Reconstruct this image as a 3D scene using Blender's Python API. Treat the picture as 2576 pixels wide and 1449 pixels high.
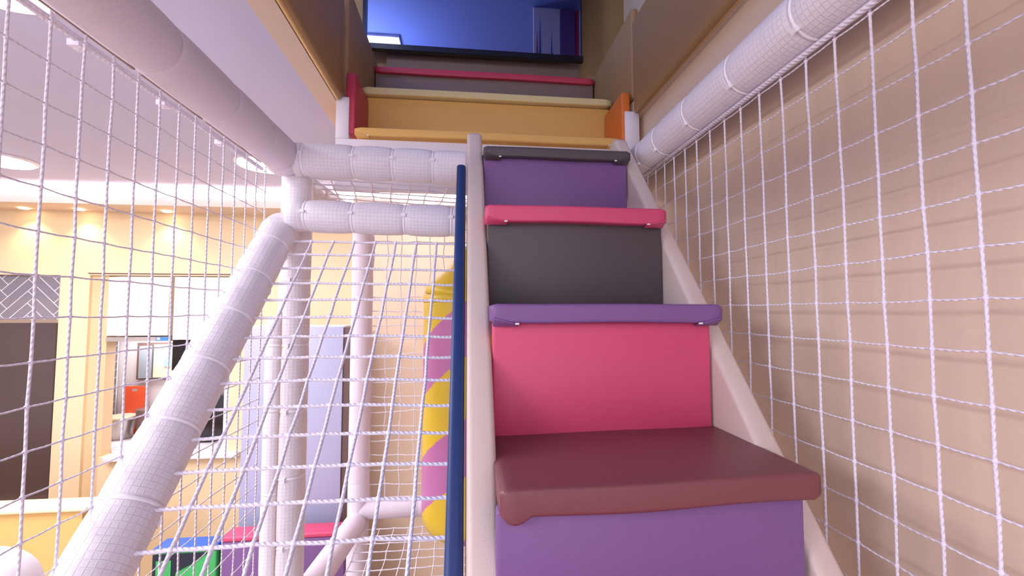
import bpy, bmesh, math, random
from mathutils import Vector, Matrix
random.seed(4)
S = bpy.context.scene
for o in list(bpy.data.objects): bpy.data.objects.remove(o)
C = S.collection
PI = math.pi
# ------------------------------------------------------------------ camera
EYE = 2.0                       # eye height above the cafe floor; helper z values are relative to the eye
FPX = 1100.0
pit = math.atan(60.5/FPX); psi = math.atan(118/FPX*math.cos(pit))
RV = Vector((math.cos(psi), -math.sin(psi), 0))
FV = Vector((math.sin(psi)*math.cos(pit), math.cos(psi)*math.cos(pit), math.sin(pit)))
UV = RV.cross(FV)
cam = bpy.data.cameras.new('camera'); co = bpy.data.objects.new('camera', cam); C.objects.link(co)
M = Matrix((RV, UV, -FV)).transposed().to_4x4(); M.translation = Vector((0, 0, EYE))
co.matrix_world = M
cam.sensor_width = 36; cam.lens = FPX/2576*36; cam.clip_start = 0.02
S.camera = co
# ------------------------------------------------------------------ world, exposure
w = bpy.data.worlds.new('world'); S.world = w; w.use_nodes = True
bg = w.node_tree.nodes['Background']; bg.inputs[0].default_value = (0.88, 0.84, 1.0, 1); bg.inputs[1].default_value = 1.35
S.view_settings.view_transform = 'Standard'; S.view_settings.look = 'None'
S.view_settings.exposure = 0.5; S.view_settings.gamma = 1; S.view_settings.use_curve_mapping = False

def area(name, loc, target, sx, sy, power, col):
    l = bpy.data.lights.new(name, 'AREA'); l.shape = 'RECTANGLE'; l.size = sx; l.size_y = sy; l.energy = power; l.color = col
    o = bpy.data.objects.new(name, l); C.objects.link(o); o.location = loc
    d = Vector(target)-Vector(loc); o.rotation_euler = d.to_track_quat('-Z', 'Y').to_euler()
    return o
# unseen area fill added for the rest of the hall, behind and left of the camera
area('hall_fill', (-2.5, -.9, EYE+.86), (-2.0, -.9, 0), 1.6, 1.6, 125, (.96, .92, 1))
area('hall_fill', (-2.6, 1.6, EYE+.87), (-2.6, 1.6, 0), 1.2, 1.2, 62, (.96, .93, 1))

# ------------------------------------------------------------------ pixel helpers
def ray(px, py): return (px-1288)/FPX*RV - (py-724.5)/FPX*UV + FV
def at(px, py, Y):
    r = ray(px, py); r = r*(Y/r.y); return Vector((r.x, r.y, r.z+EYE))
def rel(x, y, z): return Vector((x, y, z+EYE))

# ------------------------------------------------------------------ materials
def srgb(r, g, b):
    f = lambda c: (c/255/12.92) if c/255 <= .04045 else ((c/255+.055)/1.055)**2.4
    return (f(r), f(g), f(b), 1)
def mat(name, col, rough=.6, bump=.0, scale=200, metal=0, emit=None, estr=0, var=.0, vscale=3, spec=.5):
    m = bpy.data.materials.new(name); m.use_nodes = True; nt = m.node_tree; b = nt.nodes['Principled BSDF']
    c = srgb(*col); b.inputs['Base Color'].default_value = c; b.inputs['Roughness'].default_value = rough
    b.inputs['Metallic'].default_value = metal; b.inputs['Specular IOR Level'].default_value = spec
    tc = nt.nodes.new('ShaderNodeTexCoord')
    n = nt.nodes.new('ShaderNodeTexNoise'); n.inputs['Scale'].default_value = vscale; n.inputs['Detail'].default_value = 4
    nt.links.new(tc.outputs['Object'], n.inputs['Vector'])
    mx = nt.nodes.new('ShaderNodeMix'); mx.data_type = 'RGBA'; mx.blend_type = 'MIX'
    mx.inputs[6].default_value = c; mx.inputs[7].default_value = (c[0]*(1-var), c[1]*(1-var), c[2]*(1-var), 1)
    nt.links.new(n.outputs['Fac'], mx.inputs[0]); nt.links.new(mx.outputs[2], b.inputs['Base Color'])
    if bump:
        n2 = nt.nodes.new('ShaderNodeTexNoise'); n2.inputs['Scale'].default_value = scale; n2.inputs['Detail'].default_value = 3
        nt.links.new(tc.outputs['Object'], n2.inputs['Vector'])
        bp = nt.nodes.new('ShaderNodeBump'); bp.inputs['Strength'].default_value = bump; bp.inputs['Distance'].default_value = .002
        nt.links.new(n2.outputs['Fac'], bp.inputs['Height']); nt.links.new(bp.outputs['Normal'], b.inputs['Normal'])
    if emit:
        b.inputs['Emission Color'].default_value = (*emit, 1); b.inputs['Emission Strength'].default_value = estr
    return m
def foam_mat(name, col, cell=.0125, strength=.5):
    m = mat(name, col, .5, var=.05, vscale=8); nt = m.node_tree; b = nt.nodes['Principled BSDF']
    uv = nt.nodes.new('ShaderNodeUVMap'); br = nt.nodes.new('ShaderNodeTexBrick')
    br.offset = 0; br.inputs['Scale'].default_value = 1; br.inputs['Brick Width'].default_value = cell; br.inputs['Row Height'].default_value = cell
    br.inputs['Mortar Size'].default_value = .0013; br.inputs['Mortar Smooth'].default_value = .6
    br.inputs['Color1'].default_value = (1, 1, 1, 1); br.inputs['Color2'].default_value = (.85, .85, .85, 1); br.inputs['Mortar'].default_value = (0, 0, 0, 1)
    # slight waviness of the embossed grid
    n = nt.nodes.new('ShaderNodeTexNoise'); n.inputs['Scale'].default_value = 30
    nt.links.new(uv.outputs[0], n.inputs['Vector'])
    vm = nt.nodes.new('ShaderNodeVectorMath'); vm.operation = 'MULTIPLY_ADD'; vm.inputs[1].default_value = (.003, .003, 0)
    nt.links.new(n.outputs['Color'], vm.inputs[0]); nt.links.new(uv.outputs[0], vm.inputs[2])
    nt.links.new(vm.outputs[0], br.inputs['Vector'])
    bp = nt.nodes.new('ShaderNodeBump'); bp.inputs['Strength'].default_value = strength; bp.inputs['Distance'].default_value = .005
    nt.links.new(br.outputs['Color'], bp.inputs['Height']); nt.links.new(bp.outputs['Normal'], b.inputs['Normal'])
    return m
def rope_mat(name, col):
    m = mat(name, col, .7); nt = m.node_tree; b = nt.nodes['Principled BSDF']
    uv = nt.nodes.new('ShaderNodeUVMap'); wv = nt.nodes.new('ShaderNodeTexWave'); wv.bands_direction = 'DIAGONAL'
    wv.inputs['Scale'].default_value = 55; nt.links.new(uv.outputs[0], wv.inputs['Vector'])
    bp = nt.nodes.new('ShaderNodeBump'); bp.inputs['Strength'].default_value = .9; bp.inputs['Distance'].default_value = .0015
    nt.links.new(wv.outputs['Fac'], bp.inputs['Height']); nt.links.new(bp.outputs['Normal'], b.inputs['Normal'])
    return m
V = {}
V['purple'] = mat('purple_vinyl', (126, 88, 146), .42, .25, 500, var=.04)
V['pink'] = mat('pink_vinyl', (212, 76, 116), .42, .25, 500, var=.04)
V['grey'] = mat('charcoal_vinyl', (80, 71, 75), .42, .25, 500, var=.06)
V['brown'] = mat('brown_vinyl', (124, 68, 74), .4, .3, 400, var=.06)
V['beige'] = mat('beige_vinyl', (218, 200, 190), .38, .3, 350, var=.04)
V['blue'] = mat('navy_vinyl', (32, 58, 114), .45, .15, 400, var=.05)
V['yellow'] = mat('yellow_vinyl', (232, 182, 100), .5, .2, 400, var=.05)
V['pale'] = mat('pale_yellow_vinyl', (226, 208, 150), .5, .2, 400, var=.05)
V['taupe'] = mat('taupe_vinyl', (128, 106, 98), .5, .2, 400, var=.06)
V['red'] = mat('crimson_vinyl', (190, 54, 80), .45, .2, 400, var=.05)
V['orange'] = mat('orange_vinyl', (226, 120, 44), .45, .2, 400, var=.05)
V['well'] = mat('brown_padded_panel', (166, 132, 88), .5, .3, 300, var=.08)
V['gold'] = mat('golden_piping', (226, 186, 112), .4, .1)
V['foam'] = foam_mat('white_embossed_foam', (238, 232, 240))
V['plainfoam'] = mat('white_smooth_foam', (228, 218, 230), .6, .35, 160, var=.04)
V['tape'] = mat('white_tape', (238, 232, 244), .35)
V['tie'] = mat('white_cable_tie', (246, 243, 250), .3)
V['rope'] = rope_mat('white_rope', (240, 234, 248))
V['slit'] = mat('foam_seam', (168, 140, 124), .8)
V['rwall'] = mat('tan_wall', (224, 202, 180), .7, .25, 120, var=.10, vscale=1.2)
V['ewall'] = mat('peach_wall', (232, 206, 178), .7, .1, 60, var=.05)
V['ceil'] = mat('lilac_white_ceiling', (206, 206, 234), .8, .15, 200, var=.03)
V['soffit'] = mat('cream_soffit', (226, 206, 186), .7, .1, 80, var=.04)
V['white'] = mat('white_paint', (236, 228, 234), .55, .05, 60, var=.03)
V['kwall'] = mat('cream_wall', (236, 212, 172), .6, .05, 60, var=.04)
V['kshade'] = mat('shaded_cream', (222, 192, 148), .6)
V['klow'] = mat('ochre_wall', (226, 184, 112), .55, .1, 80, var=.06)
V['kdoor'] = mat('cabinet_cream', (250, 232, 214), .35, var=.02)
V['tile'] = mat('grey_tile', (140, 134, 144), .3, var=.15, vscale=9)
V['grout'] = mat('pale_grout', (232, 228, 232), .8)
V['wtile'] = mat('white_wall_tile', (206, 200, 204), .3, var=.05)
V['steel'] = mat('dark_brushed_steel', (110, 96, 98), .38, .2, 60, metal=.6, var=.2, vscale=2)
V['black'] = mat('black_gloss', (22, 20, 26), .25)
V['stone'] = mat('white_counter_stone', (236, 230, 236), .3, var=.05, vscale=20)
V['fridge'] = mat('lavender_white_laminate', (178, 178, 208), .35, var=.02)
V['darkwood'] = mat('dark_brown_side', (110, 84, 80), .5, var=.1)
V['obrd'] = mat('orange_plastic', (222, 88, 54), .4)
V['chrome'] = mat('chrome', (220, 220, 225), .12, metal=1)
V['pot'] = mat('pot_metal', (196, 188, 182), .3, metal=.7)
V['lid'] = mat('wooden_lid', (214, 196, 168), .5)
V['glass'] = mat('blue_pane', (132, 186, 214), .15)
V['dglass'] = mat('grey_pane', (134, 142, 152), .1)
V['bagy'] = mat('bag_yellow_vinyl', (226, 194, 52), .35, .25, 80, var=.06)
V['bagp'] = mat('bag_pink_vinyl', (196, 120, 174), .35, .25, 80, var=.06)
V['green'] = mat('green_print', (64, 176, 96), .5)
V['royal'] = mat('blue_print', (44, 96, 200), .5)
V['dark'] = mat('dark_print', (30, 34, 54), .5)
V['floor'] = mat('cafe_floor', (170, 150, 132), .5, var=.12, vscale=2)
V['loft'] = mat('blue_loft_ceiling', (100, 116, 184), .7, .1, 50, var=.1)
V['mirror'] = mat('mirror_glass', (190, 196, 226), .03, metal=1)
V['lampw'] = mat('lamp_diffuser', (255, 255, 255), .5, emit=(.95, .94, 1), estr=22)
V['cove'] = mat('cove_led', (255, 255, 255), .5, emit=(1, .93, .97), estr=60)
V['loftlamp'] = mat('loft_lamp_diffuser', (255, 255, 255), .5, emit=(.75, .85, 1), estr=5)
V['warm'] = mat('warm_spot', (255, 240, 220), .5, emit=(1, .75, .45), estr=12)
V['label'] = mat('blue_sticker', (70, 140, 220), .4)
V['staple'] = mat('staple_white', (236, 228, 236), .4)

# ------------------------------------------------------------------ object helpers
def link(name, bm, m, parent=None, smooth=False, bevel=0, seg=3):
    me = bpy.data.meshes.new(name); bm.normal_update(); bm.to_mesh(me); bm.free()
    ms = m if isinstance(m, (list, tuple)) else [m]
    for x in ms: me.materials.append(V[x])
    o = bpy.data.objects.new(name, me); C.objects.link(o)
    if parent is not None: o.parent = parent
    if bevel:
        b = o.modifiers.new('bevel', 'BEVEL'); b.width = bevel; b.segments = seg; b.limit_method = 'ANGLE'
        smooth = True
    if smooth:
        for p in me.polygons: p.use_smooth = True
    return o
def tag(o, label=None, cat=None, group=None, kind=None):
    if label: o['label'] = label
    if cat: o['category'] = cat
    if group: o['group'] = group
    if kind: o['kind'] = kind
    return o
def empty(name, label, cat, loc=(0, 0, 0), group=None):
    o = bpy.data.objects.new(name, None); C.objects.link(o); o.empty_display_size = .05
    # parts keep world-space meshes; the empty sits at the thing's base and parts are offset back
    o.location = loc; tag(o, label, cat, group)
    return o
def put(name, bm, m, parent, **k):       # a part whose mesh is in world space
    o = link(name, bm, m, parent, **k)
    if parent is not None:
        L = Vector((0, 0, 0)); q = parent
        while q is not None: L += q.location; q = q.parent
        o.location = -L
    return o
def bx(bm, x0, x1, y0, y1, z0, z1):
    v = [bm.verts.new((x, y, z)) for x in (x0, x1) for y in (y0, y1) for z in (z0, z1)]
    for f in ((0, 1, 3, 2), (4, 6, 7, 5), (0, 4, 5, 1), (2, 3, 7, 6), (0, 2, 6, 4), (1, 5, 7, 3)):
        bm.faces.new([v[i] for i in f])
def box(x0, x1, y0, y1, z0, z1):         # z relative to the eye
    bm = bmesh.new(); bx(bm, min(x0,x1), max(x0,x1), min(y0,y1), max(y0,y1), min(z0,z1)+EYE, max(z0,z1)+EYE); return bm
def pbox(px0, px1, py0, py1, Y, depth):  # a box whose front face stands at depth Y
    a = at(px0, py1, Y); b = at(px1, py0, Y)
    bm = bmesh.new(); bx(bm, a.x, b.x, Y, Y+depth, a.z, b.z); return bm
def struct(name, bm, m, **k):
    return tag(link(name, bm, m, **k), kind='structure')
def prism(profile, x0, x1):              # profile in (y, z) absolute
    bm = bmesh.new()
    a = [bm.verts.new((x0, y, z)) for y, z in profile]; b = [bm.verts.new((x1, y, z)) for y, z in profile]
    n = len(profile)
    bm.faces.new(a); bm.faces.new(b[::-1])
    for i in range(n): bm.faces.new((a[i], b[i], b[(i+1) % n], a[(i+1) % n]))
    bmesh.ops.recalc_face_normals(bm, faces=bm.faces[:]); return bm
def frame_of(d):
    d = d.normalized(); r = Vector((0, 0, 1)) if abs(d.z) < .9 else Vector((0, 1, 0))
    u = d.cross(r).normalized(); v = u.cross(d).normalized(); return u, v
def add_tube(bm, pts, rad, n=24, caps=True, uvl=None):
    """tube through pts with radius list; uv in metres"""
    uvl = uvl or bm.loops.layers.uv.verify()
    if not isinstance(rad, (list, tuple)): rad = [rad]*len(pts)
    rings = []; L = 0; Ls = []
    u, v = frame_of(pts[-1]-pts[0])
    for i, p in enumerate(pts):
        if i: L += (pts[i]-pts[i-1]).length
        Ls.append(L)
        rings.append([bm.verts.new(p+(u*math.cos(2*PI*k/n)+v*math.sin(2*PI*k/n))*rad[i]) for k in range(n)])
    rm = max(rad)
    for i in range(len(pts)-1):
        for k in range(n):
            k2 = (k+1) % n
            f = bm.faces.new((rings[i][k], rings[i][k2], rings[i+1][k2], rings[i+1][k])); f.smooth = True
            for lp, (kk, ll) in zip(f.loops, ((k, Ls[i]), (k+1, Ls[i]), (k+1, Ls[i+1]), (k, Ls[i+1]))):
                lp[uvl].uv = (2*PI*rm*kk/n, ll)
    if caps:
        bm.faces.new(rings[0][::-1]); bm.faces.new(rings[-1])
def pipe(parent, name, p0, p1, r, seams, m='foam', tie_dir=None, groove=.07, ring=True, ties=True, label=None):
    """foam sleeved pipe; seams = distances from p0 where sleeves meet"""
    p0 = Vector(p0); p1 = Vector(p1); d = p1-p0; L = d.length; dn = d/L
    ts = set([0, L]); N = max(2, int(L/.03))
    for i in range(N+1): ts.add(L*i/N)
    for s in seams:
        for e in (-.012, -.006, -.002, 0, .002, .006, .012):
            if 0 < s+e < L: ts.add(s+e)
    ts = sorted(ts); pts = []; rad = []
    for t in ts:
        dd = min([abs(t-s) for s in seams]+[9])
        pts.append(p0+dn*t); rad.append(r*(1-groove*math.exp(-(dd/.006)**2)-groove*.5*math.exp(-(dd/.03)**2)))
    bm = bmesh.new(); add_tube(bm, pts, rad, 40)
    o = put(name, bm, m, parent, smooth=False)
    if label: o['label'] = label
    if ties:
        for s in seams:
            if not .02 < s < L-.02: continue
            b2 = bmesh.new(); c = p0+dn*s; rr = r*(1-groove*1.35)
            add_tube(b2, [c-dn*.004, c-dn*.0035, c+dn*.0035, c+dn*.004], [rr, rr+.003, rr+.003, rr], 40)
            if tie_dir is not None:
                td = Vector(tie_dir).normalized(); q = c+td*(rr+.004)
                u2 = dn; w2 = td.cross(dn).normalized()
                vs = [b2.verts.new(q+u2*a*.007+w2*b*.005+td*e*.007) for a in (-1, 1) for b in (-1, 1) for e in (-1, 1)]
                for f in ((0, 1, 3, 2), (4, 6, 7, 5), (0, 4, 5, 1), (2, 3, 7, 6), (0, 2, 6, 4), (1, 5, 7, 3)): b2.faces.new([vs[i] for i in f])
            put('cable_tie', b2, 'tie', o)
    return o
def net(name, label, origin, du, dv, nu, nv, r, r2=None, inside=None, sag=0, m='rope', jit=.004, cut=None, seed=1):
    """knotted rope net: nodes origin + i*du + j*dv ; inside(p) says whether a node/segment exists"""
    rnd = random.Random(seed)
    bm = bmesh.new(); uvl = bm.loops.layers.uv.verify()
    nrm = du.cross(dv).normalized()
    P = {}
    for i in range(nu+1):
        for j in range(nv+1):
            p = origin+du*i+dv*j
            P[i, j] = p+du.normalized()*rnd.uniform(-jit, jit)+dv.normalized()*rnd.uniform(-jit, jit)+nrm*(sag*math.sin(PI*i/nu)*math.sin(PI*j/nv))
    ok = inside or (lambda p: True)
    r2 = r2 or r
    def seg(a, b, r):
        mid = (a+b)/2; s = (b-a).length
        ia, ib = ok(a), ok(b)
        if not (ia or ib): return
        if ia != ib:                      # clip at the edge of the opening
            lo, hi = (0, 1) if ia else (1, 0)
            for _ in range(7):
                t = (lo+hi)/2
                if ok(a.lerp(b, t)): lo = t
                else: hi = t
            c = a.lerp(b, lo)
            if ia: b = c
            else: a = c
            if (b-a).length < .004: return
        q = [a, a.lerp(b, .5)+Vector((0, 0, -.0012)), b]
        add_tube(bm, q, [r, r*.92, r], 7, caps=False, uvl=uvl)
    for i in range(nu+1):
        for j in range(nv+1):
            if i < nu: seg(P[i, j], P[i+1, j], r2)
            if j < nv: seg(P[i, j], P[i, j+1], r)
            if ok(P[i, j]):
                bmesh.ops.create_icosphere(bm, subdivisions=1, radius=r*1.75, matrix=Matrix.Translation(P[i, j]))
    for f in bm.faces: f.smooth = True
    o = link(name, bm, m); tag(o, label, 'net'); return o

# ================================================================== ROOM SHELL
CZ = .89
struct('floor', box(-7, .86, -3, 3.85, -EYE-.05, -EYE), 'floor')
struct('ceiling', box(-7, -.625, -3, 3.72, CZ, CZ+.06), 'ceil')
struct('ceiling', box(-.624, .79, 2.131, 3.72, CZ, CZ+.05), 'ceil')
# stair-well trims round the opening above the steps
struct('trim_1', box(-.625, -.545, -1.2, 2.13, CZ-.003, CZ+.05), 'soffit')
struct('trim_2', box(.741, .80, -1.2, 1.9, CZ-.003, CZ+.05), 'soffit')
struct('wall_right', box(.79, .86, -3, 3.72, -EYE, CZ+.0), 'rwall')
struct('wall_left', box(-7.06, -7, -3, 3.85, -EYE, CZ+.06), 'kwall')
# wall at the end of the play frame
struct('wall_end', box(-.80, .79, 3.40, 3.5, -EYE, CZ), 'ewall')
# kitchen wall, made of the pieces round its two openings
KY = 3.69
def kx(px): return at(px, 785, KY).x
def kz(py): return at(300, py, KY).z-EYE
xA0, xA1, xB0, xB1, xE = -7.0, kx(148), kx(265), kx(585), -.80
zT = kz(693)
kb = bmesh.new()
def kbx(x0, x1, z0, z1, y0=KY, y1=KY+.1): bx(kb, x0, x1, y0, y1, z0+EYE, z1+EYE)
kbx(xA0, xE, zT, CZ)
kbx(xA1, kx(222), -EYE, zT)

kbx(xB1, xE, -EYE, zT)
kbx(xB0, xB1, -EYE, kz(1150), KY, KY+.1)
kbx(xA0, xA1, -EYE, kz(1250), KY-.03, KY+.01)
struct('wall_kitchen', kb, 'kwall')
struct('trim_9', (lambda m_: (bx(m_, kx(222), xB0, KY+.025, KY+.12, 0, zT+EYE), m_)[1])(bmesh.new()), 'kshade')  # recessed side of the pillar, its shade put into a darker beige
# cove: ledge with an LED strip lighting the ceiling, shadow gap under it
kb = bmesh.new(); bx(kb, -7, -.8, 3.42, KY, EYE+.778, EYE+.79); bx(kb, -7, -.8, 3.40, 3.42, EYE+.775, EYE+.83); bx(kb, -.8, .79, 3.20, 3.22, EYE+.775, EYE+.82); bx(kb, -.8, .79, 3.22, 3.40, EYE+.778, EYE+.79)
struct('trim_3', kb, 'soffit')
o = tag(link('cove_light', box(-6.9, -.85, 3.46, 3.54, .79, .80), 'cove'), 'long glowing strip light along the ceiling cove above the kitchen wall', 'light')

tag(link('cove_light', box(-.75, .75, 3.27, 3.33, .79, .80), 'cove'), 'short glowing strip added above the end wall to brighten the ceiling behind the cross rails', 'light')  # strip and its ledge over the end wall are added to whiten the ceiling
# round ceiling lamps
def downlight(x, y, r, label, z=CZ, body='white', glow='lampw'):
    e = empty('ceiling_lamp', label, 'lamp', (x, y, EYE+z), 'round ceiling lamps')
    b = bmesh.new(); add_tube(b, [rel(x, y, z), rel(x, y, z-.008), rel(x, y, z-.014)], [r*1.08, r*1.08, r*1.02], 48); put('rim', b, body, e)
    b = bmesh.new(); add_tube(b, [rel(x, y, z-.013), rel(x, y, z-.018), rel(x, y, z-.021)], [r, r*.96, r*.8], 48); put('diffuser', b, glow, e)
downlight(-1.27, 1.235, .15, 'large bright round ceiling lamp at the top left corner, beside the white padded rail')
downlight(-2.70, 2.80, .15, 'round ceiling lamp further back at the left edge above the kitchen')
downlight(-1.20, 2.72, .15, 'round ceiling lamp glowing behind the corner where the white rails meet')
downlight(-.25, 2.95, .13, 'round ceiling lamp added for the bright glow behind the net between the two horizontal white rails')  # added lamp, brightens the ceiling and end wall between the rails
# warm spots under the cove ledge
for px in (60, 200, 420):
    p = at(px, 527, 3.6)
    e = empty('spot_lamp', None, 'lamp', (p.x, 3.6, EYE+.775), 'small warm spots under the cove')
    e['label'] = {60: 'small warm recessed spot under the ceiling cove, nearest the left edge', 200: 'small warm recessed spot under the cove, above the pillar beside the dark panel', 420: 'small warm recessed spot under the cove, above the kitchen hatch'}[px]
    b = bmesh.new(); add_tube(b, [rel(p.x, 3.6, .7745), rel(p.x, 3.6, .770)], [.03, .028], 24); put('diffuser', b, 'warm', e)
    l = bpy.data.lights.new('warm_spot_light', 'SPOT'); l.energy = 9; l.color = (1, .72, .42); l.spot_size = 1.9; l.spot_blend = .8; l.shadow_soft_size = .02
    lo = bpy.data.objects.new('warm_spot_light', l); C.objects.link(lo); lo.location = rel(p.x, 3.6, .765)

# ================================================================== STAIRCASE
NX0, NX1 = .0575, .5625
RY = [.683, .952, 1.195, 1.453]; TZ = [-.262, .018, .293, .556]
e = empty('padded_staircase', 'soft padded children\'s stairs with pink, purple, charcoal and brown cushions between beige side boards', 'staircase', (.3, .6, 0))
def soft_slab(x0, x1, y0, y1, z0, z1, bulge=.002, n=14):
    bm = box(x0, x1, y0, y1, z0, z1)
    return bm
def tread(y_front, y_back, ztop, th, x0, x1, m, label, folds=True, parent=None, wob=.002, dz=0):
    """cushion with rounded edges, subtle lumps and folded corners underneath"""
    bm = bmesh.new(); nx, ny = 44, 7
    z1 = ztop+EYE; z0 = z1-th
    rr = .007
    prof = []                            # closed cross-section in (y,z), rounded
    for cy, cz, a0 in ((y_front+rr, z1-rr, 90), (y_front+rr, z0+rr, 180), (y_back-rr, z0+rr, 270), (y_back-rr, z1-rr, 0)):
        for k in range(5):
            a = math.radians(a0+k*22.5); prof.append((cy+rr*math.cos(a), cz+rr*math.sin(a)))
    rnd = random.Random(hash(m) % 97)
    rows = []
    for i in range(nx+1):
        t = i/nx; x = x0+(x1-x0)*t
        endf = min(t, 1-t)*(x1-x0)
        sh = 0 if endf > .012 else .004*(1-endf/.012)**2
        row = []
        for (y, z) in prof:
            cy, cz = (y_front+y_back)/2, (z0+z1)/2
            yy = cy+(y-cy)*(1-sh/(abs(y-cy)+1e-6)) if sh else y
            zz = cz+(z-cz)*(1-sh/(abs(z-cz)+1e-6)) if sh else z
            zz += wob*.5*math.sin(t*9+y*30)*(1 if z < cz else .4)+dz*(t-.5)
            yy += wob*.6*math.sin(t*7+1.3)*(1 if y < cy else 0)
            if m == 'brown' and t < .09 and z < (z0+z1)/2 and y < cy: zz -= .012*math.sin(PI*min(1, t/.09))
            row.append(bm.verts.new((x, yy, zz)))
        rows.append(row)
    n = len(prof)
    for i in range(nx):
        for k in range(n):
            f = bm.faces.new((rows[i][k], rows[i+1][k], rows[i+1][(k+1) % n], rows[i][(k+1) % n])); f.smooth = True
    bm.faces.new(rows[0][::-1]); bm.faces.new(rows[-1])
    bmesh.ops.recalc_face_normals(bm, faces=bm.faces[:])
    o = put('tread', bm, m, parent); o['label'] = label
    if folds:                            # folded vinyl flaps stapled under both front corners
        for xa, sg in ((x0+.004, 1), (x1-.004, -1)):
            b = bmesh.new(); L = .055
            p = [(xa, y_front-.001, z0+.014), (xa+sg*L, y_front+.001, z0-.001), (xa+sg*L, y_front+.02, z0-.004), (xa, y_front+.02, z0-.003),
                 (xa, y_front-.003, z0+.009), (xa+sg*L, y_front-.002, z0-.004), (xa+sg*L, y_front+.02, z0-.008), (xa, y_front+.02, z0-.008)]
            vs = [b.verts.new(q) for q in p]
            for f in ((0, 1, 2, 3), (7, 6, 5, 4), (0, 4, 5, 1), (1, 5, 6, 2), (2, 6, 7, 3), (3, 7, 4, 0)): b.faces.new([vs[i] for i in f])
            bmesh.ops.recalc_face_normals(b, faces=b.faces[:])
            fo = put('corner_fold', b, m, o, bevel=.0015, seg=2)
            b = bmesh.new(); bx(b, xa+sg*(L-.008) if sg > 0 else xa+sg*L, xa+sg*L if sg > 0 else xa+sg*(L-.008), y_front-.003, y_front+.001, z0-.003, z0+.001)
            so = put('staple', b, 'staple', o)
    return o
def riser(y, z0, z1, x0, x1, m, label, parent):
    bm = box(x0, x1, y, y+.03, z0, z1)
    o = put('riser', bm, m, parent, bevel=.006); o['label'] = label; return o
lowz = -.535
riser(RY[0]-.25, lowz-.26, lowz-.04, NX0, NX1-.004, 'grey', 'charcoal riser', e)
tread(RY[0]-.27, RY[0], lowz, .042, NX0-.006, NX1+.01, 'pink', 'pink tread cushion', parent=e)
riser(RY[0]-.004, lowz, TZ[0]-.04, NX0-.008, NX1-.008, 'purple', 'purple lower riser', e)
tread(RY[0]-.022, RY[1]+.012, TZ[0], .044, NX0-.004, NX1+.012, 'brown', 'brown tread cushion', folds=False, parent=e, wob=.003, dz=.008)
riser(RY[1]+.002, TZ[0]-.01, TZ[1]-.04, NX0+.002, NX1-.002, 'pink', 'bright pink riser', e)
tread(RY[1]-.022, RY[2]+.012, TZ[1], .042, NX0-.002, NX1+.016, 'purple', 'purple tread cushion', parent=e)
riser(RY[2]+.002, TZ[1]-.01, TZ[2]-.04, NX0+.001, NX1, 'grey', 'charcoal riser', e)
tread(RY[2]-.026, RY[3]+.012, TZ[2], .046, NX0-.004, NX1+.003, 'pink', 'pink tread cushion', parent=e)
riser(RY[3]+.002, TZ[2]-.01, TZ[3]-.03, NX0+.002, NX1-.002, 'purple', 'purple upper riser', e)
tread(RY[3]-.022, RY[3]+.24, TZ[3], .036, NX0+.001, NX1+.004, 'grey', 'charcoal tread cushion', parent=e)
# side boards
def board_profile(off, y0, y1, drop, plumb=True):
    f = lambda y: .019+1.17*(y-1.045)+off+EYE
    return [(y0, f(y0)), (y1-.03, f(y1)-.035+.0), (y1-.012, f(y1)-.008), (y1+.01, f(y1)), (y1+.04, f(y1)-.004), (y1+.07, f(y1)-.03), (y1+.07, f(y1)-drop), (y1-.0, f(y1)-drop), (y0, f(y0)-drop)]
sb = put('side_board', prism(board_profile(.0, -.25, 1.60, .42), NX1+.003, NX1+.052), 'beige', e, bevel=.012, seg=4)
sb2 = put('side_board', prism(board_profile(.0, -.25, 1.60, .42), NX0-.054, NX0+.0005), 'beige', e, bevel=.012, seg=4)

# navy board on the outside of the left side board
f_ = lambda y: .019+1.17*(y-1.045)+EYE
prof = [(-.25, f_(-.25)-.02), (1.40, f_(1.40)-.005), (1.455, f_(1.455)-.0), (1.485, f_(1.455)-.008), (1.50, f_(1.455)-.035), (1.50, f_(1.5)-.5), (-.25, f_(-.25)-.5)]
nb = link('padded_board', prism(prof, NX0-.088, NX0-.058), 'blue', bevel=.011, seg=5)
tag(nb, 'navy blue padded board standing against the left side board of the stairs', 'board')

# ================================================================== UPPER STAIR, WELL AND LOFT
wx0, wx1 = -.505, .735
fr = bmesh.new()
bx(fr, wx0-.03, .79, 1.83, 1.86, EYE+.50, EYE+.715); bx(fr, wx0-.03, wx0+.022, 1.828, 1.86, EYE+.715, EYE+CZ); bx(fr, wx1-.035, .765, 1.828, 1.86, EYE+.715, EYE+CZ)
struct('trim_4', fr, 'white', bevel=.002, seg=1)
us = empty('upper_padded_stairs', 'wide yellow and brown padded steps climbing into the dark hatch above the stairs', 'staircase', (.1, 2, 0))
tread(1.815, 2.09, .762, .035, wx0+.048, wx1-.058, 'yellow', 'yellow tread cushion', parent=us)
riser(2.085, .75, 1.02, wx0+.02, wx1-.02, 'yellow', 'yellow riser', us)
tread(2.06, 2.40, 1.060, .036, wx0+.015, wx1-.015, 'pale', 'pale yellow tread cushion', folds=False, parent=us)
riser(2.385, 1.04, 1.31, wx0+.01, wx1-.01, 'taupe', 'taupe riser', us)
tread(2.365, 2.70, 1.335, .036, wx0+.01, wx1-.01, 'red', 'crimson tread cushion', folds=False, parent=us)
riser(2.69, 1.33, 1.60, wx0+.01, wx1-.01, 'taupe', 'taupe riser', us)
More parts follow.
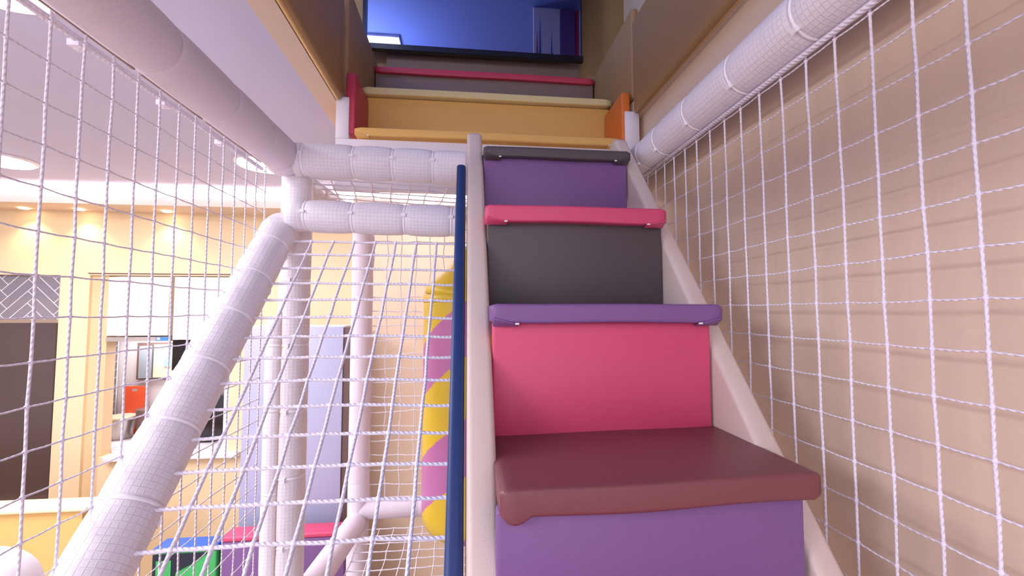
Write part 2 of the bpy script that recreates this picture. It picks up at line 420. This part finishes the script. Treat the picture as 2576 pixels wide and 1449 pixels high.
# well walls
WT = 1.40
def padded_wall(x0, x1, y0, y1, z0, z1, name, m='well'):
    return struct(name, box(x0, x1, y0, y1, z0, z1), m, bevel=.014, seg=4)
padded_wall(wx0-.035, wx0, -1.2, 1.825, CZ-.012, WT-.1, 'wall_well_left')
padded_wall(wx0-.035, wx0+.006, 1.86, 2.75, CZ+.06, WT, 'wall_well_left')
padded_wall(wx1, wx1+.035, -1.2, 1.825, CZ-.012, WT-.1, 'wall_well_right')
padded_wall(wx1, wx1+.035, 1.8265, 2.75, CZ+.06, WT-.03, 'wall_well_right')
g = bmesh.new(); add_tube(g, [rel(wx0-.022, -1.2, CZ-.008), rel(wx0-.022, 1.825, CZ-.008)], .009, 16)
struct('trim_5', g, 'gold')
g = bmesh.new(); add_tube(g, [rel(wx1+.030, -1.2, CZ-.006), rel(wx1+.030, 1.825, CZ-.006)], .007, 16)
struct('trim_6', g, 'gold')
tag(link('side_pad', box(wx0+.006, wx0+.046, 1.835, 2.075, .735, 1.00), 'red', bevel=.008), 'crimson padded block at the left end of the yellow step', 'pad')
tag(link('side_pad', box(wx1-.048, wx1-.008, 1.835, 2.075, .735, 0.98), 'orange', bevel=.008), 'orange padded block at the right end of the yellow step', 'pad')
# loft room beyond
struct('wall_loft_back', box(-1.6, 1.35, 2.74, 2.8, 1.0, 3.0), 'well')
struct('wall_loft_right', box(1.05, 1.1, -1.4, 2.74, CZ+.05, 2.6), 'soffit')
struct('wall_loft_left', box(-1.6, -1.55, -1.4, 2.74, CZ+.06, 2.6), 'ceil')
struct('ceiling_loft', box(-1.6, 1.1, -1.4, 2.74, 2.3, 2.35), 'loft')
struct('floor_loft', box(.80, 1.1, -1.4, 2.74, CZ+.0, CZ+.05), 'taupe')
mr = empty('wall_mirror', 'large mirror in a black frame above the upper steps, reflecting the blue loft ceiling', 'mirror', (0, 2.6, 0))
a = at(926, 112, 2.62); b_ = at(1462, 130, 2.62)
put('glass', box(-.60, b_.x+.0, 2.625, 2.635, a.z-EYE, 2.25), 'mirror', mr)
fb = bmesh.new()
bx(fb, -.62, b_.x+.01, 2.605, 2.64, a.z-.028, a.z+.004); bx(fb, -.62, -.60, 2.605, 2.64, a.z, EYE+2.27); bx(fb, b_.x, b_.x+.004, 2.615, 2.64, a.z, EYE+2.27); bx(fb, -.62, b_.x, 2.605, 2.64, EYE+2.25, EYE+2.27)
put('frame', fb, 'black', mr)
ll = empty('loft_lamp', 'small flat rectangular lamp on the blue loft ceiling, seen in the mirror', 'lamp', (-.7, 1.57, EYE+2.3))
put('housing', box(-.84, -.56, 1.47, 1.66, 2.275, 2.30), 'white', ll); put('diffuser', box(-.81, -.60, 1.60, 1.645, 2.266, 2.275), 'loftlamp', ll)
area('loft_glow', (-.95, 1.5, EYE+1.75), (-.6, 1.6, EYE+2.3), .3, .3, 14, (.7, .8, 1))
tag(link('loft_pad', box(.705, .82, 2.08, 2.12, 1.67, 2.295), 'purple', bevel=.01), 'tall purple padded strip hanging in the loft, reflected at the right of the mirror', 'pad')
tag(link('loft_pad', box(.823, .85, 2.08, 2.12, 1.67, 2.295), 'red', bevel=.01), 'narrow red padded strip in the loft, reflected at the right edge of the mirror', 'pad')

cpn = tag(link('curtain_panel', box(.50, .70, 2.09, 2.11, 1.67, 2.295), 'white'), 'narrow white hanging panel beside the purple strip in the mirror', 'panel')
for xc, m_, zt3 in ((.525, 'red', 2.12), (.547, 'royal', 2.22), (.635, 'royal', 2.12)):
    b = bmesh.new(); vs = [b.verts.new((xc+dx, yy, EYE+z_)) for yy in (2.11, 2.115) for dx, z_ in ((-.012, 1.69), (.012, 1.69), (.002, zt3))]
    b.faces.new(vs[:3]); b.faces.new(vs[3:][::-1])
    for i in range(3): b.faces.new((vs[i], vs[(i+1) % 3], vs[3+(i+1) % 3], vs[3+i]))
    bmesh.ops.recalc_face_normals(b, faces=b.faces[:]); put('pennant', b, m_, cpn)
# ================================================================== PADDED RAILS
PX, PR = .70, .062
rr_ = empty('padded_rail', 'thick white foam-sleeved rail rising overhead along the net on the right wall', 'rail', (PX, 1.7, EYE+.6))
y0r = -.3
pipe(rr_, 'sleeve', rel(PX, y0r, .605), rel(PX, 1.83, .605), PR, [y-y0r for y in (1.575, 1.43, 1.22, 1.0, .78, .56, .34)], tie_dir=(-.75, -.0, -.65), groove=.05)
b = bmesh.new(); add_tube(b, [rel(PX, y0r, .536), rel(PX, 1.78, .536)], .006, 12); put('net_rope', b, 'rope', rr_)

LX = -.655
fm = empty('play_frame', 'white foam-padded tube frame left of the stairs, its rails meeting at one corner post', 'frame', (LX, 1.64, 0))
pipe(fm, 'top_rail', rel(LX, -.3, .56), rel(LX, 1.60, .56), .063, [y+.3 for y in (.44, .70, .963, 1.20, 1.42)], m='plainfoam', tie_dir=(0, 0, -1), groove=.035, ties=False)
sl = bmesh.new(); add_tube(sl, [rel(LX-.046, -.3, .516), rel(LX-.046, .98, .516)], .004, 8); add_tube(sl, [rel(LX-.046, 1.0, .516), rel(LX-.046, 1.22, .516)], .004, 8); add_tube(sl, [rel(LX-.046, 1.24, .516), rel(LX-.046, 1.56, .516)], .004, 8)
put('sleeve_slit', sl, 'slit', fm)
b = bmesh.new(); add_tube(b, [rel(LX-.052, -.3, .498), rel(LX-.052, 1.58, .498)], .007, 10)
for yy in (.86, 1.09, 1.33):
    bmesh.ops.create_icosphere(b, subdivisions=2, radius=.013, matrix=Matrix.Translation(rel(LX-.056, yy, .494)))
    bx(b, LX-.066, LX-.046, yy-.012, yy+.012, EYE+.484, EYE+.496)
put('net_rope', b, 'rope', fm)
A0 = at(748, 402, 1.64); A1 = at(1190, 410, 1.64)
pipe(fm, 'upper_cross_rail', (A0.x, 1.64, A0.z), (.0, 1.64, A0.z-.012), .063, [.03, .205, .345, .49, .62], tie_dir=(0, -1, .1), groove=.10)
B0 = at(735, 545, 1.62)
pipe(fm, 'lower_cross_rail', (B0.x, 1.60, B0.z), (-.03, 1.60, B0.z-.01), .058, [.06, .22, .40, .565, .70], tie_dir=(0, -1, .1), groove=.10)
# diagonal hand rail
d0 = rel(LX+.005, 1.60, .285); sd = 1.03; yb = -.1
d1 = rel(LX+.005, yb, .285-sd*(1.60-yb)); Ld = (d0-d1).length
dseg = [i*.166+.10 for i in range(14)]
pipe(fm, 'diagonal_rail', d0, d1, .0585, [s for s in dseg if s < Ld-.05], tie_dir=(.8, 0, -.5), groove=.06)
# corner post and elbows
def Pc(px, Y): return at(px, 785, Y).x
cp = Pc(740, 1.70)
pipe(fm, 'corner_post', rel(cp, 1.70, .53), rel(cp, 1.70, -EYE+.01), .054, [.18+.235*i for i in range(10)], tie_dir=(0, -1, 0), groove=.05)
# second slimmer padded tube strapped beside it
cp2 = Pc(692, 1.66)
pipe(fm, 'side_post', rel(cp2, 1.68, -.02), rel(cp2, 1.68, -EYE+.01), .036, [.10, .33, .62, .93, 1.3], tie_dir=(.8, -.6, 0), groove=.08)
b = bmesh.new(); add_tube(b, [rel(Pc(706, 1.64), 1.655, .0), rel(Pc(706, 1.64), 1.655, -1.9)], .005, 8); put('seam', b, 'slit', fm)
b = bmesh.new(); bmesh.ops.create_uvsphere(b, u_segments=24, v_segments=16, radius=.066, matrix=Matrix.Translation((LX, 1.62, A0.z)))
for f in b.faces: f.smooth = True
put('elbow', b, 'plainfoam', fm)
b = bmesh.new(); bmesh.ops.create_uvsphere(b, u_segments=24, v_segments=16, radius=.060, matrix=Matrix.Translation((LX+.01, 1.61, EYE+.290)))
for f in b.faces: f.smooth = True
put('elbow', b, 'plainfoam', fm)
# back bay of the frame
q2 = Pc(908, 2.30)
pipe(fm, 'back_rail', rel(-.64, 1.72, .49), rel(-.60, 2.34, .49), .055, [.15, .4], tie_dir=None, groove=.05, ties=False)
pipe(fm, 'rear_post', rel(q2, 2.32, .50), rel(q2, 2.32, -EYE+.01), .052, [.42, .95, 1.35], m='plainfoam', groove=.03, ties=False)
pipe(fm, 'rear_low_rail', rel(q2, 2.32, at(1000, 1280, 2.3).z-EYE), rel(.75, 2.32, at(1000, 1280, 2.3).z-EYE), .05, [.3, .7], m='plainfoam', groove=.03, ties=False)
z_l = at(905, 1310, 2.3).z-EYE
pipe(fm, 'low_side_rail', rel(q2, 2.30, z_l), rel(-.62, 1.20, z_l), .052, [.3, .6, .9], m='plainfoam', groove=.02, ties=False)

# ================================================================== NETS
# right wall net, hanging from the overhead rail in front of the wall
s = .073
net('safety_net', 'white rope net hanging from the overhead rail in front of the tan right wall', rel(PX+.01, .02, -1.15), Vector((0, s, 0)), Vector((0, 0, s)), 25, 24, .0026, .0017,
    inside=lambda p: p.z < EYE+.545 and p.y < 1.84, sag=.006, jit=.0016, seed=3)
# left side net between the top rail and the camera's side
fd = lambda y: .285-sd*(1.60-y)+EYE
net('safety_net', 'white rope net at the far left, hanging from the top rail past the diagonal rail', rel(LX-.03, 1.562-24*.0655, .061-.0702*20), Vector((0, .0655, 0)), Vector((0, 0, .0702)), 24, 27, .0024, .0016,
    inside=lambda p: p.z < EYE+.50 and p.y < 1.59, sag=.0, jit=.0016, seed=5)
# sloping net from the lower cross rail down between hand rail and stairs
n0 = rel(-.665+.03, 1.60-.0, .262)
k = .0745/math.sqrt(2)
def in_slope(p):
    return p.x < -.028 and p.x > LX+.03
net('safety_net', 'white rope net sloping down from the lower cross rail between hand rail and stairs', rel(-.0300-.0715*9, 1.575, .245), Vector((.0715, 0, 0)), Vector((0, -k, -k)), 9, 24, .0042,
    inside=lambda p: p.x > LX+.052 and p.x < -.025, sag=-.012, jit=.0016, seed=7)
# landing net seen from below between the cross rails
net('landing_net', 'white rope net forming the landing floor behind the two horizontal cross rails', rel(-.58, 1.68, .50), Vector((.072, .012, 0)), Vector((-.012, .072, 0)), 9, 9, .003, jit=.004, seed=9)
# rear net and lower floor net
net('rear_net', 'fine white rope net across the back bay in front of the peach end wall', rel(q2+.05, 2.33, -1.02), Vector((.073, 0, 0)), Vector((0, 0, .073)), 12, 21, .0024, jit=.006, seed=11)
net('floor_net', 'white rope net floor low down behind the sloping net', rel(q2+.05, 2.26, -1.06), Vector((.07, 0, 0)), Vector((0, -.07, 0)), 8, 12, .0026, jit=.004, seed=13)

# ================================================================== HANGING BAG
cx, cy, R = at(1150, 785, 1.95).x+.045, 1.95, .19
bg_ = empty('hanging_bag', 'large yellow bag with pink diagonal stripes hanging behind the sloping net', 'bag', (cx, cy, EYE-.98))
bm = bmesh.new(); nz, nt_ = 280, 120
zt, zb = .06, at(1080, 1350, 1.95).z-EYE
zs = [zb+(zt-zb)*i/nz for i in range(nz+1)]
rings = []
for z in zs:
    d = z-zb; rd = R*(1 if d > .12 else (.35+.65*math.sqrt(max(0, 1-((.12-d)/.12)**2))))
    dt = zt-z; rd *= 1 if dt > .02 else .96
    rings.append([bm.verts.new((cx+rd*math.cos(2*PI*k_/nt_)*(1+.004*math.sin(7*z)), cy+rd*math.sin(2*PI*k_/nt_), z+EYE)) for k_ in range(nt_)])
for i in range(nz):
    for k_ in range(nt_):
        f = bm.faces.new((rings[i][k_], rings[i][(k_+1) % nt_], rings[i+1][(k_+1) % nt_], rings[i+1][k_])); f.smooth = True
        ang = (k_+.5)/nt_
        ph = ((zs[i]+zs[i+1])/2 - ang*.94 + .8775) % .47
        f.material_index = 1 if ph < .225 else 0
bm.faces.new(rings[0][::-1]); bm.faces.new(rings[-1])
put('body', bm, ['bagy', 'bagp'], bg_)
b = bmesh.new(); add_tube(b, [rel(cx, cy, zt-.01), rel(cx, cy, zt+.02), rel(cx+.02, cy, zt+.10), rel(cx+.05, cy, .34)], [R*1.0, R*.97, R*.62, .03], 40)
put('top_cone', b, 'bagy', bg_)
b = bmesh.new(); add_tube(b, [rel(cx, cy, zt-.02), rel(cx, cy, zt-.015), rel(cx, cy, zt+.01), rel(cx, cy, zt+.015)], [R, R*1.02, R*1.02, R*.98], 40)
put('collar', b, 'bagy', bg_)
b = bmesh.new(); add_tube(b, [rel(cx+.05, cy, .33), rel(cx+.05, cy, .50)], .012, 12); put('strap', b, 'bagy', bg_)

# ================================================================== CAFE / KITCHEN BEYOND
# tall lavender-white cupboard
e = empty('tall_cupboard', 'tall lavender-white cupboard with a dark brown side behind the corner post', 'cupboard', (-1.2, 3.1, 0))
a = at(598, 1340, 3.08); b_ = at(865, 820, 3.08); 
bm = bmesh.new(); bx(bm, a.x, b_.x, 3.10, 3.39, 0, b_.z); put('body', bm, 'white', e)
mid = at(735, 820, 3.08).x
bm = bmesh.new(); bx(bm, a.x+.002, mid-.002, 3.08, 3.10, .06, b_.z-.004); put('door', bm, 'fridge', e, bevel=.003)
bm = bmesh.new(); bx(bm, mid+.002, b_.x-.002, 3.08, 3.10, .06, b_.z-.004); put('door', bm, 'fridge', e, bevel=.003)
sx = at(886, 830, 3.08).x
bm = bmesh.new(); bx(bm, b_.x, sx, 3.09, 3.39, 0, b_.z-.01); put('side_panel', bm, 'darkwood', e)
# soft blocks on the floor
def block(px0, px1, py, Y, dep, mtop, mbody, label):
    a = at(px0, py, Y); b = at(px1, py, Y)
    e = empty('soft_play_block', label, 'block', ((a.x+b.x)/2, Y, 0))
    bm = bmesh.new(); bx(bm, a.x, b.x, Y, Y+dep, .0, a.z-.03); put('body', bm, mbody, e, bevel=.01)
    bm = bmesh.new(); bx(bm, a.x-.003, b.x+.003, Y-.004, Y+dep, a.z-.03, a.z); o = put('top_cushion', bm, mtop, e, bevel=.01); return e, a, b
block(556, 868, 1352, 2.80, .13, 'pink', 'purple', 'purple soft block with a pink top in front of the tall cupboard')
e, a, b = block(386, 545, 1380, 2.78, .12, 'royal', 'green', 'green soft block with a blue top and dark angular print, left of the purple block')
bm = bmesh.new()
vs = [(a.x+.0, a.z-.035), (a.x+.30, a.z-.035), (a.x+.20, a.z-.10), (a.x+.12, a.z-.14), (a.x+.10, a.z-.42), (a.x, a.z-.5)]
f1 = [bm.verts.new((x, 2.776, z)) for x, z in vs]; f2 = [bm.verts.new((x, 2.782, z)) for x, z in vs]
bm.faces.new(f1); bm.faces.new(f2[::-1])
for i in range(len(vs)): bm.faces.new((f1[i], f2[i], f2[(i+1) % len(vs)], f1[(i+1) % len(vs)]))
put('dark_print', bm, 'dark', e)
bm = bmesh.new(); bx(bm, a.x+.02, a.x+.10, 2.773, 2.778, a.z-.16, a.z-.07); put('green_patch', bm, 'green', e)
# low wall at the bottom left
a = at(215, 1278, 2.7); struct('wall_low', (lambda m_: (bx(m_, -5, a.x-.03, 2.72, 2.84, 0, a.z-.02), m_)[1])(bmesh.new()), 'klow'); struct('trim_10', (lambda m_: (bx(m_, -5, a.x, 2.7, 2.86, a.z-.02, a.z), m_)[1])(bmesh.new()), 'kwall', bevel=.006)
a = at(18, 1400, 1.35)
b = bmesh.new(); bmesh.ops.create_uvsphere(b, u_segments=32, v_segments=20, radius=1, matrix=Matrix.Translation((at(-60, 1500, 1.5).x, 1.5, at(-60, 1500, 1.5).z)) @ Matrix.Diagonal((.15, .12, .13, 1)))
for f in b.faces: f.smooth = True
tag(link('round_cushion', b, 'white'), 'white rounded cushion just showing in the bottom left corner', 'cushion')

def herring(name, x0, x1, z0, z1, Y, L, W, g, parent=None, kind=None, ang=PI/4):
    """herringbone tile panel facing the camera"""
    bm = bmesh.new(); bx(bm, x0, x1, Y, Y+.01, z0, z1)
    tb = bmesh.new(); cxm, czm = (x0+x1)/2, (z0+z1)/2; n = int(max(x1-x0, z1-z0)/W)+8
    ca, sa = math.cos(ang), math.sin(ang)
    def tile(u, v, a, b_):
        pts = []
        for du, dv in ((g, g), (a-g, g), (a-g, b_-g), (g, b_-g)):
            uu, vv = u+du, v+dv
            pts.append((cxm+uu*ca-vv*sa, czm+uu*sa+vv*ca))
        if max(p[0] for p in pts) < x0 or min(p[0] for p in pts) > x1 or max(p[1] for p in pts) < z0 or min(p[1] for p in pts) > z1: return
        f = [tb.verts.new((p[0], Y-.003, p[1])) for p in pts]; r = [tb.verts.new((p[0], Y+.002, p[1])) for p in pts]
        tb.faces.new(f)
        for i in range(4): tb.faces.new((f[i], r[i], r[(i+1) % 4], f[(i+1) % 4]))
    R_ = int(L/W)                        # herringbone with L = R_*W
    for i in range(-n, n):
        for j in range(-n, n):
            t = (i-j) % (2*R_)
            if t == 0: tile(i*W, j*W, L, W)
            if t == R_: pass
            if (i-j) % (2*R_) == 2*R_-1: tile(i*W, j*W, W, L) if True else None
    for pc, pn in (((x0, 0, 0), (-1, 0, 0)), ((x1, 0, 0), (1, 0, 0)), ((0, 0, z0), (0, 0, -1)), ((0, 0, z1), (0, 0, 1))):
        bmesh.ops.bisect_plane(tb, geom=tb.verts[:]+tb.edges[:]+tb.faces[:], plane_co=pc, plane_no=pn, clear_outer=True)
    bmesh.ops.recalc_face_normals(tb, faces=tb.faces[:])
    me = bpy.data.meshes.new('t'); tb.to_mesh(me); tb.free()
    nf = len(bm.faces); bm.from_mesh(me); bpy.data.meshes.remove(me)
    bm.faces.ensure_lookup_table()
    for f in bm.faces[nf:]: f.material_index = 1
    o = link(name, bm, ['grout', 'tile'], parent)
    if kind: o['kind'] = kind
    return o
# opening A: herringbone strip above a dark steel refrigerator
YA = KY+.04
a = at(-700, 806, YA); b = at(152, 690, YA)
herring('wall_tiling', a.x, b.x, a.z, b.z, YA, .26, .065, .004, kind='structure')
rf = empty('refrigerator', 'large dark brushed-steel refrigerator below the grey herringbone tiles at the left edge', 'refrigerator', (at(0, 1250, YA).x, YA, 0))
a = at(-330, 1262, YA); b = at(150, 812, YA)
bm = bmesh.new(); bx(bm, a.x, b.x-.004, KY+.02, KY+.034, 0, b.z); put('door', bm, 'steel', rf)
bm = bmesh.new(); bx(bm, a.x, b.x-.004, KY+.015, KY+.034, b.z, at(150, 803, YA).z); put('top_trim', bm, 'chrome', rf)
# upper cupboards
for i, (p0, p1, lab) in enumerate(((267, 429, 'cream upper kitchen cupboard above the hatch with the orange board'), (433, 586, 'cream upper kitchen cupboard on the right, partly behind the diagonal rail'))):
    a = at(p0, 845 if i == 0 else 855, KY); b = at(p1, 697, KY)
    e = empty('kitchen_cupboard', lab, 'cupboard', ((a.x+b.x)/2, KY, a.z), 'upper kitchen cupboards')
    bm = bmesh.new(); bx(bm, a.x, b.x, KY+.018, KY+.32, a.z, b.z); put('body', bm, 'kdoor', e)
    bm = bmesh.new(); bx(bm, a.x+.002, b.x-.002, KY-.002, KY+.016, a.z, b.z-.004); put('door', bm, 'kdoor', e, bevel=.002)
# dark strip standing in for the shadow along the top of the cupboards
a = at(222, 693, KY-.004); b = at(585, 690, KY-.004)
struct('shadow_strip', (lambda m_: (bx(m_, a.x, b.x, KY-.006, KY+.01, b.z-.006, b.z+.002), m_)[1])(bmesh.new()), 'darkwood')
# hatch interior
YB = 4.35
struct('wall_hatch_back', (lambda m_: (bx(m_, at(200, 0, YB).x, at(700, 0, YB).x, YB, YB+.05, 0, at(300, 690, YB).z), m_)[1])(bmesh.new()), 'wtile')
a = at(240, 1100, YB-.02); b = at(301, 840, YB-.02)
herring('wall_tiling', a.x, b.x, a.z, b.z, YB-.03, .20, .05, .003, kind='structure')
hd = empty('range_hood', 'slim grey pull-out range hood with a blue sticker under the upper cupboard', 'hood', (at(350, 860, KY).x, KY, at(350, 860, KY).z))
a = at(266, 859, KY+.02); b = at(429, 847, KY+.02)
bm = bmesh.new(); bx(bm, a.x, b.x, KY+.02, KY+.3, a.z, b.z); put('body', bm, 'pot', hd)
a = at(392, 857, KY+.018); b = at(428, 848, KY+.018)
bm = bmesh.new(); bx(bm, a.x, b.x, KY+.016, KY+.02, a.z, b.z); put('sticker', bm, 'label', hd)
a = at(395, 855, KY+.016); b = at(403, 849, KY+.016)
bm = bmesh.new(); bx(bm, a.x, b.x, KY+.014, KY+.016, a.z, b.z); put('sticker_mark', bm, 'white', hd)
# little window with a blue pane on the back wall
wn = empty('window_1', None, None, (at(390, 900, YB-.05).x, YB-.05, 0)); wn['kind'] = 'structure'
def wpart(n, x0, x1, y0, y1, m, Y, d=.02):
    a = at(x0, y1, Y); b = at(x1, y0, Y); bm = bmesh.new(); bx(bm, a.x, b.x, Y, Y+d, a.z, b.z); return put(n, bm, m, wn)
wpart('dark_surround', 342, 436, 862, 955, 'darkwood', YB-.03)
wpart('left_pane', 347, 383, 870, 952, 'dglass', YB-.045)
wpart('frame', 384, 436, 866, 950, 'lid', YB-.045)
wpart('blue_pane', 412, 430, 873, 922, 'glass', YB-.055)
a = at(431, 932, KY+.05); b = at(600, 856, KY+.05)
bm = bmesh.new(); bx(bm, a.x, b.x, KY+.05, KY+.35, a.z, b.z)
tag(link('microwave_oven', bm, 'black', bevel=.004), 'black glossy oven under the right upper cupboard, half behind the diagonal rail', 'oven')
area('kitchen_fill', (-2.6, 4.14, EYE-.2), (-2.6, 4.14, 0), .8, .15, 6, (1, .95, .95))  # unseen fill added to brighten the worktop inside the hatch
# counter
ct = empty('kitchen_counter', 'white stone kitchen counter with a sink inside the hatch', 'counter', (at(400, 1120, KY).x, KY, 0))
zc = at(300, 1092, YB-.3).z
a = at(267, 1150, KY-.02); b = at(600, 1150, KY-.02)
bm = bmesh.new(); zq = at(300, 1150, KY-.06).z; bx(bm, a.x, b.x, KY-.06, KY+.125, zq-.035, zq); bx(bm, a.x-.8, b.x, KY+.125, YB, zq-.035, zq); put('worktop', bm, 'stone', ct, bevel=.004)
zw = at(300, 1150, KY-.06).z
zw0 = zw
bm = bmesh.new(); bx(bm, a.x-.1, a.x+.13, KY+.13, KY+.24, zw-.004, zw+.0015); put('sink_rim', bm, 'pot', ct)
bm = bmesh.new(); bx(bm, a.x-.09, a.x+.12, KY+.14, KY+.23, zw+.001, zw+.002); put('basin', bm, 'grout', ct)
zw = zw0-.0015
# on the counter
def stand(px0, px1, pyt, Y, name, label, cat, kind):
    a = at(px0, pyt, Y); b = at(px1, pyt, Y); c = (a.x+b.x)/2; r = (b.x-a.x)/2; zt_ = a.z
    e = empty(name, label, cat, (c, Y, zw))
    bm = bmesh.new(); add_tube(bm, [Vector((c, Y, zw)), Vector((c, Y, zw+.01)), Vector((c, Y, zt_-.01)), Vector((c, Y, zt_))], [r*.75, r*.8, r, r], 32); put('body', bm, kind, e)
    return e, c, r, zt_
e, c, r, zt_ = stand(268, 338, 1052, 4.17, 'cooking_pot', 'pale steel cooking pot with a wooden lid below the orange board', 'pot', 'pot')
bm = bmesh.new(); add_tube(bm, [Vector((c, 4.17, zt_)), Vector((c, 4.17, zt_+.015)), Vector((c, 4.17, zt_+.02))], [r*1.05, r*1.05, r*.9], 32); put('lid', bm, 'lid', e)
stand(346, 392, 1028, 4.17, 'dark_pot', 'dark tall pot beside the pale pot, next to the diagonal rail', 'pot', 'darkwood')
e = empty('chopping_board', 'orange plastic chopping board with a handle hole leaning on the back wall', 'chopping board', (at(333, 1050, YB-.08).x, YB-.08, zw))
a = at(300, 1060, YB-.08); b = at(365, 972, YB-.08); hw = (b.x-a.x)/2; c = (a.x+b.x)/2
bm = bmesh.new(); Yo = YB-.064; zb_ = min(a.z, zw+.0); n8 = []
def rrect(cx_, x_, z0_, z1_, rad):
    pts = []
    for (qx, qz, a0) in ((cx_+x_-rad, z1_-rad, 0), (cx_-x_+rad, z1_-rad, 90), (cx_-x_+rad, z0_+rad, 180), (cx_+x_-rad, z0_+rad, 270)):
        for k_ in range(7):
            t = math.radians(a0+k_*15); pts.append((qx+rad*math.cos(t), qz+rad*math.sin(t)))
    return pts
out = rrect(c, hw, zw, b.z, .03); hole = rrect(c, .028, b.z-.045, b.z-.022, .011)
fo = [bm.verts.new((x, Yo, z)) for x, z in out]; bo = [bm.verts.new((x, Yo+.012, z)) for x, z in out]
fh = [bm.verts.new((x, Yo, z)) for x, z in hole]; bh = [bm.verts.new((x, Yo+.012, z)) for x, z in hole]
N_ = len(out)
for i in range(N_):
    j = (i+1) % N_
    bm.faces.new((fo[i], fo[j], fh[j], fh[i])); bm.faces.new((bo[j], bo[i], bh[i], bh[j])); bm.faces.new((fo[i], bo[i], bo[j], fo[j])); bm.faces.new((fh[j], bh[j], bh[i], fh[i]))
bmesh.ops.recalc_face_normals(bm, faces=bm.faces[:]); put('board', bm, 'obrd', e)
p = at(272, 1095, 3.95); bm = bmesh.new()
pts = [Vector((p.x, 3.95+.04*math.cos(t)-.04, zw+.06+.04*math.sin(t))) for t in [i*PI/8 for i in range(9)]]
add_tube(bm, [Vector((p.x, 3.95, zw)), Vector((p.x, 3.95, zw+.06))]+pts[1:], .012, 12)
tag(link('tap', bm, 'chrome'), 'small chrome tap at the left end of the kitchen counter', 'tap')
a = at(500, 1095, 4.0); b = at(586, 990, 4.0)
bm = bmesh.new(); bx(bm, a.x, b.x-.02, 3.95, 4.2, zw, b.z)
tag(link('black_appliance', bm, 'black', bevel=.006), 'black appliance on the counter, glimpsed right of the diagonal rail', 'appliance')
bm = bmesh.new(); bx(bm, b.x-.02, b.x+.02, 3.9, 4.0, zw, b.z+.05)
put('window_frame', bm, 'white', None); bpy.data.objects['window_frame']['kind'] = 'structure'
bpy.data.objects['window_frame'].name = 'trim_8'
bpy.context.view_layer.update()
